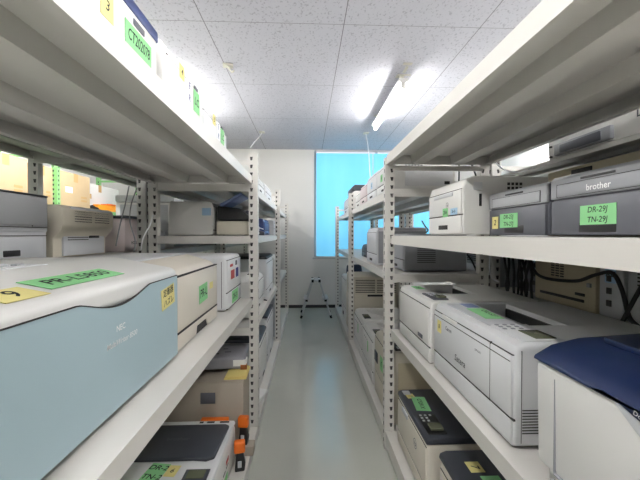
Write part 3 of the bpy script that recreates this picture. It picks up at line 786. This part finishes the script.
# grey base printer, black fax, white printer on the eye-level shelf past the near left post
t, W = printer('low grey beige printer under black fax past near left post', 'L', -.385, 2.28, 2.75, 1.32, .225, .10, 'beige', group=G_L2, recess=False, panel=None, vents=False, nose=.02, tray=.035)
t = thing('fax_machine', 'black fax machine with raised pale blue lid past near left post', 'fax machine', (-.50, 2.45, 1.424), 0)
bm = B(); prism(bm, [(-.11, 0), (.11, 0), (.11, .03), (.04, .085), (-.11, .10)], -.13, .13, 'y', .01, 3); obj('body', bm, 'black', t)
bm = B(); box(bm, -.01, .16, -.12, .12, 0, .022, b=.006); obj('raised_lid', bm, 'bluearm', t, (-.08, 0, .098), (0, -.5, 0))
bm = B(); tube(bm, [(.09, -.10, .055), (.09, 0, .052), (.09, .10, .055)], .018, 10); obj('handset', bm, 'slate', t)
t, W = printer('white printer with blue side screen left of black fax', 'L', -.632, 2.30, 2.75, 1.32, .30, .235, 'white', group=G_L2, recess=False, panel=None, vents=False, nose=.03, tray=.04)
part('display', 'note_b', t, -W / 2 - .002, -W / 2 + .003, .02, .08, .14, .19, b=.002)
t = thing('label_maker', 'small dark device with white cover on far left shelf', 'label maker', (-.47, 3.05, 1.323), .1)
bm = B(); prism(bm, [(-.09, 0), (.09, 0), (.09, .03), (-.03, .07), (-.09, .07)], -.12, .12, 'y', .008, 2); obj('body', bm, 'slate', t)
bm = B(); box(bm, -.07, .08, -.1, .1, 0, .008, b=.002); obj('cover', bm, 'white', t, (0, 0, .075), (0, .3, 0))
t, W = printer('dark blue printer near second left post at eye level', 'L', -.42, 3.35, 3.80, 1.32, .36, .17, 'navy2', group=G_L2, recess=False, panel=None, vents=False, tray=.05)
# papers at the bottom
G_PAP = 'papers on the bottom left shelf'
for i, (x, y, z, a, lab) in enumerate(((-.43, 2.42, .073, .1, 'stack of white paper on bottom shelf behind near left post'), (-.41, 2.46, .134, -.25, 'loose white sheets fanned on top of paper stack'))):
    bm = B()
    n = 5
    for k in range(n): 
        q = random.uniform(-.008, .008); box(bm, -.085 + q, .085 + q, -.13 - q, .13 - q, k * (.012 if i == 0 else .004), (k + 1) * (.012 if i == 0 else .004) - .0006)
    tag(obj('paper_stack', bm, 'paper', None, (x, y, z), (0, 0, a)), lab, 'paper', G_PAP)
bm = B(); box(bm, -.05, .05, -.03, .03, 0, .002); tag(obj('sticky_note', bm, 'note_g', None, (-.40, 2.43, .1565), (0, 0, .3)), 'green note lying on loose sheets by near left post', 'note')
cable('black plug lead curling on shelf past near left post', [(-.37, 3.10, .728), (-.40, 3.13, .728), (-.44, 3.15, .728), (-.5, 3.17, .728)], .006)

# ------------------------------------------------------------------ back rack on the left
G_B2 = 'printers on the rack behind the left rack'
loc, rz, W = front_loc('L', -1.2, 1.16, 1.566, 1.21); h = W / 2
t = thing('laser_printer', 'pale grey printer at left edge below cardboard boxes', 'printer', loc, rz, G_B2)
bm = B(); prism(bm, [(.006, .004), (.006, .13), (.0, .135), (.0, .29), (.40, .29), (.40, .004)], -h, h, 'x', .008, 2); obj('body', bm, 'lgrey', t)
part('top_cover', 'slate', t, -h - .002, h + .002, -.002, .40, .2895, .298, b=.002)
part('front_cover', 'lgrey', t, -h + .005, h - .005, -.004, .01, .16, .283, b=.003)
tr = part('paper_tray', 'lgrey', t, -h + .005, h - .03, -.001, .01, .01, .11, b=.003)
part('handle', 'black', tr, -.03, .05, -.004, .006, .03, .055, b=.003)
part('seam', 'seam', t, (-h + .004, h - .004, .001, .008, .113, .116), (-h + .004, h - .004, -.002, .008, .150, .153), (h - .09, h - .088, -.002, .008, .155, .185), b=0)
loc, rz, W = front_loc('L', -1.2, 1.665, 2.10, 1.21); h = W / 2
t = thing('laser_printer', 'old beige vented printer behind left foreground printers', 'printer', loc, rz, G_B2)
bm = B(); prism(bm, [(.05, .004), (.05, .10), (.01, .14), (.0, .17), (.0, .25), (.02, .268), (.42, .268), (.42, .004)], -h, h, 'x', .006, 2); obj('body', bm, 'beige', t)
part('front_cover', 'lgrey', t, -h + .06, h - .01, .002, .02, .165, .262, b=.003)
part('vent', 'seam', t, *[(-h + .085 + i * .165, -h + .225 + i * .165, .0, .006, .185 + k * .013, .190 + k * .013) for i in range(2) for k in range(5)], b=0)
part('lower_vent', 'seam', t, *[(-h + .09, -h + .25, .036 , .06, .09 + k * .012, .094 + k * .012) for k in range(4)], b=0)
part('connector', 'black', t, (-h + .26, -h + .35, .036, .06, .10, .122), (-h + .13, -h + .21, .046, .06, .03, .06), b=.002)
part('lower_panel', 'lgrey', t, -h + .06, h - .03, .04, .055, .01, .13, b=.003)
t = thing('storage_bin', 'white storage bin with dark rim behind the left rack', 'bin', (-1.36, 2.44, 1.212), 0)
bm = B(); prism(bm, [(-.16, -.14), (.15, -.14), (.15, .14), (-.16, .14)], .0, .235, 'z', .012, 2); obj('body', bm, 'pink', t)
part('rim', 'slate', t, -.17, .16, -.15, .15, .225, .245, b=.004)
lettering('HOKUYO', .03, 'ink', t, (.1512, 0, .06), 'side+', bold=.02)
loc, rz, W = front_loc('L', -1.16, 2.95, 3.7, 1.21); h = W / 2
t = thing('office_copier', 'large white office copier far behind the left rack', 'copier', loc, rz, G_B2)
bm = B(); box(bm, -h, h, 0, .5, .004, .40, b=.012); obj('body', bm, 'white', t)
part('scanner_lid', 'lgrey', t, -h - .002, h + .002, -.005, .5, .402, .46, b=.008)
part('drawer', 'lgrey', t, -h + .02, h - .02, -.006, .01, .02, .13, b=.003)
part('side_panel', 'lgrey', t, -h - .003, -h + .004, .05, .46, .05, .38, b=.004)
part('control_panel', 'dgrey', t, -.1, .25, -.03, .03, .38, .41, b=.005)
for d0, d1, H, m, lab in ((3.8, 4.25, .3, 'cream', 'cream printer far behind the left rack, past the copier'), (4.4, 4.95, .36, 'white2', 'white printer far behind the left rack near back wall')):
    printer(lab, 'L', -1.18, d0, d1, 1.21, .42, H, m, group=G_B2, recess=False, panel=None)
def W2(u, v, X): return PT(u, v, X)
cable('thin grey cable hanging left of rear posts, nearer one', [W2(129, 186, -1.06), W2(125, 205, -1.06), W2(120, 225, -1.065), W2(116, 246, -1.07)], .0035, 'mgrey')
cable('thin grey cable hanging beside rear posts, bowed one', [W2(137, 188, -1.045), W2(131, 205, -1.045), W2(130, 222, -1.05), W2(135, 240, -1.05), W2(134, 252, -1.05)], .0035, 'mgrey')
cable('white cable looping at the rear post of left rack', [W2(153, 215, -.95), W2(150, 225, -.95), W2(143, 238, -.95), W2(141, 250, -.95)], .004, 'wire')

# small clutter seen through the left rack
for (x, y, z, w, d, hh, m, lab, cat, nm) in (
    (-.94, 1.95, .916, .12, .16, .30, 'mgrey', 'grey power unit behind the white printer by left post', 'power unit', 'power_unit'),
    (-1.28, 2.78, 1.21, .2, .18, .14, 'lgrey', 'small pale box between white bin and large copier', 'box', 'small_box')):
    t = thing(nm, lab, cat, (x, y, z), 0)
    bm = B(); box(bm, -w / 2, w / 2, -d / 2, d / 2, .001, hh, b=.006); obj('body', bm, m, t)
    part('front_plate', 'dgrey', t, -w * .4, w * .4, -d / 2 - .002, -d / 2 + .003, hh * .55, hh * .85, b=.002)

# ------------------------------------------------------------------ cardboard boxes on the green rack
G_CB = 'cardboard boxes on the green rack'
def carton(y0, y1, hh, lab, m='carton', z=1.65, sx=0):
    t = thing('cardboard_box', lab, 'box', (-3.02 - sx, (y0 + y1) / 2, z), 0, G_CB); w = (y1 - y0) / 2
    bm = B(); box(bm, -.28, .26, -w, w, .001, hh, b=.004); obj('body', bm, m, t)
    part('packing_tape', 'tape', t, (.2585, .2612, -.035, .035, hh - .10, hh - .002), (-.28, .2612, -.035, .035, hh - .0005, hh + .001), b=0)
    part('print', 'tape', t, (.2585, .2608, -w * .7, -w * .4, hh * .45, hh * .62), (.2585, .2608, w * .35, w * .75, hh * .2, hh * .26), (.2585, .2608, w * .35, w * .75, hh * .3, hh * .36), b=0)
    return t
carton(2.40, 2.95, .46, 'cardboard box at far left edge on green rack')
carton(2.98, 3.46, .42, 'cardboard box left of grey post on green rack')
carton(3.50, 3.79, .40, 'narrow cardboard box beside the green post')
t = carton(3.90, 4.42, .40, 'cardboard box right of the green post')
sticker(t, (.2612, -.12, .2), .12, .07, 'side+', 'paper', (), label='white shipping sticker')
carton(4.48, 5.45, .38, 'long white carton at right end of green rack', 'paper', sx=.2)
t = thing('stapler_tray', 'orange plastic tray on white carton side of green rack', 'tray', (-2.62, 4.62, 1.65), 0)
for o_ in (): pass
bm = B(); prism(bm, [(-.13, -.22), (.0, -.22), (.03, .22), (-.13, .22)], 0.0, .09, 'z', .01, 2); obj('body', bm, 'orange2', t)
t.location = (-2.83, 4.92, 1.652)
part('lid', 'orange', t, -.13, .02, .05, .21, .09, .115, b=.008)
t = thing('tape_dispenser', 'black and white tape dispenser on edge of green rack', 'tape dispenser', (-2.84, 4.57, 1.652), 0)
bm = B(); prism(bm, [(-.14, 0), (.12, 0), (.14, .04), (.06, .05), (.0, .07), (-.12, .04)], -.02, .02, 'x', .004, 2); obj('body', bm, 'black', t)
bm = B(); tube(bm, [(-.018, -.03, .06), (.018, -.03, .06)], .04, 16); obj('tape_roll', bm, 'paper', t)

# ------------------------------------------------------------------ step ladder
t = thing('step_ladder', 'small aluminium step ladder at the end of the aisle', 'step ladder', (.145, 5.55, 0), 0)
HL, HWX = .60, .235
for sx in (-1, 1):
    for sy in (-1, 1):
        bm = B(); yb, yt = sy * .20, sy * .15
        p0, p1 = Vector((sx * HWX, yb, .02)), Vector((sx * .055, yt, HL - .02))
        tube(bm, [p0, p1], .013, 8)
        lg = obj('leg', bm, 'alu', t)
        bm = B(); tube(bm, [p0 + Vector((sx * .006, 0, -.02)), p0 + Vector((-sx * .008, 0, .025))], .018, 8); obj('rubber_foot', bm, 'rubber', lg)
        m_ = p0.lerp(p1, .46); bm = B(); box(bm, m_.x - .02, m_.x + .02, m_.y - .02, m_.y + .02, m_.z - .015, m_.z + .015, b=.004); obj('joint', bm, 'rubber', lg)
    m_ = .46; x = sx * (HWX + (.055 - HWX) * m_); z = .02 + (HL - .04) * m_ + .02
    part('step', 'alu', t, x - .045, x + .045, -.17, .17, z - .012, z + .012, b=.004)
part('top_platform', 'alu', t, -.075, .075, -.17, .17, HL - .02, HL, b=.005)
for sx in (-1, 1): part('hinge', 'rubber', t, (sx * .055 - .018, sx * .055 + .018, -.18, -.15, HL - .035, HL + .008), (sx * .055 - .018, sx * .055 + .018, .15, .18, HL - .035, HL + .008), b=.004)
bm = B(); tube(bm, smooth_path([(-.035, -.16, HL), (-.02, -.16, HL + .03), (.02, -.16, HL + .03), (.035, -.16, HL)], 4), .006, 6); obj('grip', bm, 'alu', t)

# ------------------------------------------------------------------ ceiling fittings
def fixture(x, y0, y1, label, zt=ZC - .135, tm='tube'):
    L = y1 - y0
    t = thing('fluorescent_lamp', label, 'ceiling lamp', (x, (y0 + y1) / 2, ZC), 0, 'fluorescent ceiling lamps')
    dz = zt - ZC
    bm = B(); prism(bm, [(-.048, dz + .044), (-.022, dz + .024), (.022, dz + .024), (.048, dz + .044), (.04, dz + .062), (-.04, dz + .062)], -L / 2, L / 2, 'y'); obj('reflector', bm, 'white', t)
    for s in (-1, 1):
        part('lamp_holder', 'white', t, -.02, .02, s * (L / 2 - .02) - .012, s * (L / 2 - .02) + .012, dz - .026, dz + .06, b=.003)
        part('hanger', 'hook', t, (-.012, .012, s * (L / 2 - .12) - .012, s * (L / 2 - .12) + .012, dz + .06, -.004), (-.04, .04, s * (L / 2 - .12) - .03, s * (L / 2 - .12) + .03, -.006, -.0005), b=.002)
    bm = B(); tube(bm, [(0, -L / 2 + .03, dz), (0, L / 2 - .03, dz)], .019, 12); obj('tube', bm, tm, t)
    return t
XF = .90
f = fixture(XF, Yd(3.17, XF), Yd(4.49, XF), 'fluorescent lamp glowing under the ceiling above the right rack', tm='low_tube')
part('mounting_plate', 'hook', f, (-.04, .04, -.80, -.765, -.010, -.0005), (-.012, .012, -.77, -.66, -.03, -.018), (-.06, .06, -.69, -.68, -.062, -.052), b=.002)
for x, y0, y1, lab in ((XF, -.35, .97, 'fluorescent lamp above the camera on the right row'), 
                       (-.55, -.5, .82, 'added unseen fluorescent lamp above left shelf edge near the camera'), (.25, -2.0, -.68, 'added unseen fluorescent lamp over the aisle behind the camera'), (-1.55, 3.12, 4.44, 'fluorescent lamp above the left rack, farther'),  # lamps near and behind the camera are added to light the printer fronts
                        (2.55, .2, 1.52, 'fluorescent lamp in the aisle beyond right rack, nearer'),
                       (2.55, 3.12, 4.44, 'fluorescent lamp in the aisle beyond right rack, farther'), (-2.2, 2.0, 3.3, 'fluorescent lamp above cardboard boxes')):
    fixture(x, y0, y1, lab, tm='dim_tube' if 'camera on' in lab else 'mid_tube' if 'near the camera' in lab or 'cardboard' in lab or 'left rack, farther' in lab else 'tube')

def at_ceiling(u, v):
    th, ph = TH, math.atan(5.5 / 338)
    a, b_ = (u - 320) / 338, (240 - v) / 338
    f_ = Vector((math.sin(th) * math.cos(ph), math.cos(th) * math.cos(ph), -math.sin(ph)))
    r_ = Vector((math.cos(th), -math.sin(th), 0)); up = r_.cross(f_)
    dv = f_ + a * r_ + b_ * up; k = (ZC - CAMZ) / dv.z
    return Vector((dv.x * k, dv.y * k, ZC))
p = at_ceiling(228, 65)
t = thing('ceiling_hook', 'beige ceiling bracket above the left rack, nearest one', 'ceiling bracket', p, .2, 'ceiling brackets')
part('base_plate', 'hook', t, -.045, .045, -.04, .04, -.012, 0, b=.003)
bm = B(); tube(bm, smooth_path([(.0, 0, -.01), (.02, -.01, -.05), (.035, -.02, -.07), (.05, -.01, -.05)], 5), .008, 8); obj('hook', bm, 'hook', t)
for (u, v, ue, ve, X, lab) in ((262, 132, 255.5, 152, -.50, 'white wire bracket above far left rack'), (366, 133, 372, 195, .98, 'white wire bracket before the blue blind')):
    p = at_ceiling(u, v)
    t = thing('ceiling_hook', lab, 'ceiling bracket', p, 0, 'ceiling brackets')
    part('base_plate', 'hook', t, -.04, .04, -.04, .04, -.012, 0, b=.003)
    e = Vector(PT(ue, ve, X)) - p if X > 0 else Vector((-.02 - .07, -.5, -.36))
    bm = B(); tube(bm, smooth_path([(0, 0, -.01), tuple(e * .3 + Vector((.012, 0, 0))), tuple(e * .65), tuple(e)], 5), .006, 6); obj('wire', bm, 'wire', t)

# ------------------------------------------------------------------ world, camera
w = bpy.data.worlds.new('World'); sc.world = w; w.use_nodes = True
nt = w.node_tree; bg = nt.nodes['Background']
sky = nt.nodes.new('ShaderNodeTexSky'); sky.sky_type = 'HOSEK_WILKIE'
nt.links.new(sky.outputs['Color'], bg.inputs['Color']); bg.inputs['Strength'].default_value = 4.0; sky.turbidity = 9

cam = bpy.data.cameras.new('camera'); co = bpy.data.objects.new('camera', cam); C.objects.link(co)
cam.sensor_width = 36; cam.lens = 338 / 640 * 36; cam.clip_start = .02
co.location = (0, 0, CAMZ); co.rotation_euler = (PI / 2 - math.atan(5.5 / 338), 0, -TH)
sc.camera = co
vs = sc.view_settings; vs.view_transform = 'Standard'; vs.look = 'None'; vs.exposure = .88; vs.gamma = 1; vs.use_curve_mapping = False
sc.cycles.max_bounces = 8; sc.cycles.diffuse_bounces = 2; sc.cycles.glossy_bounces = 3
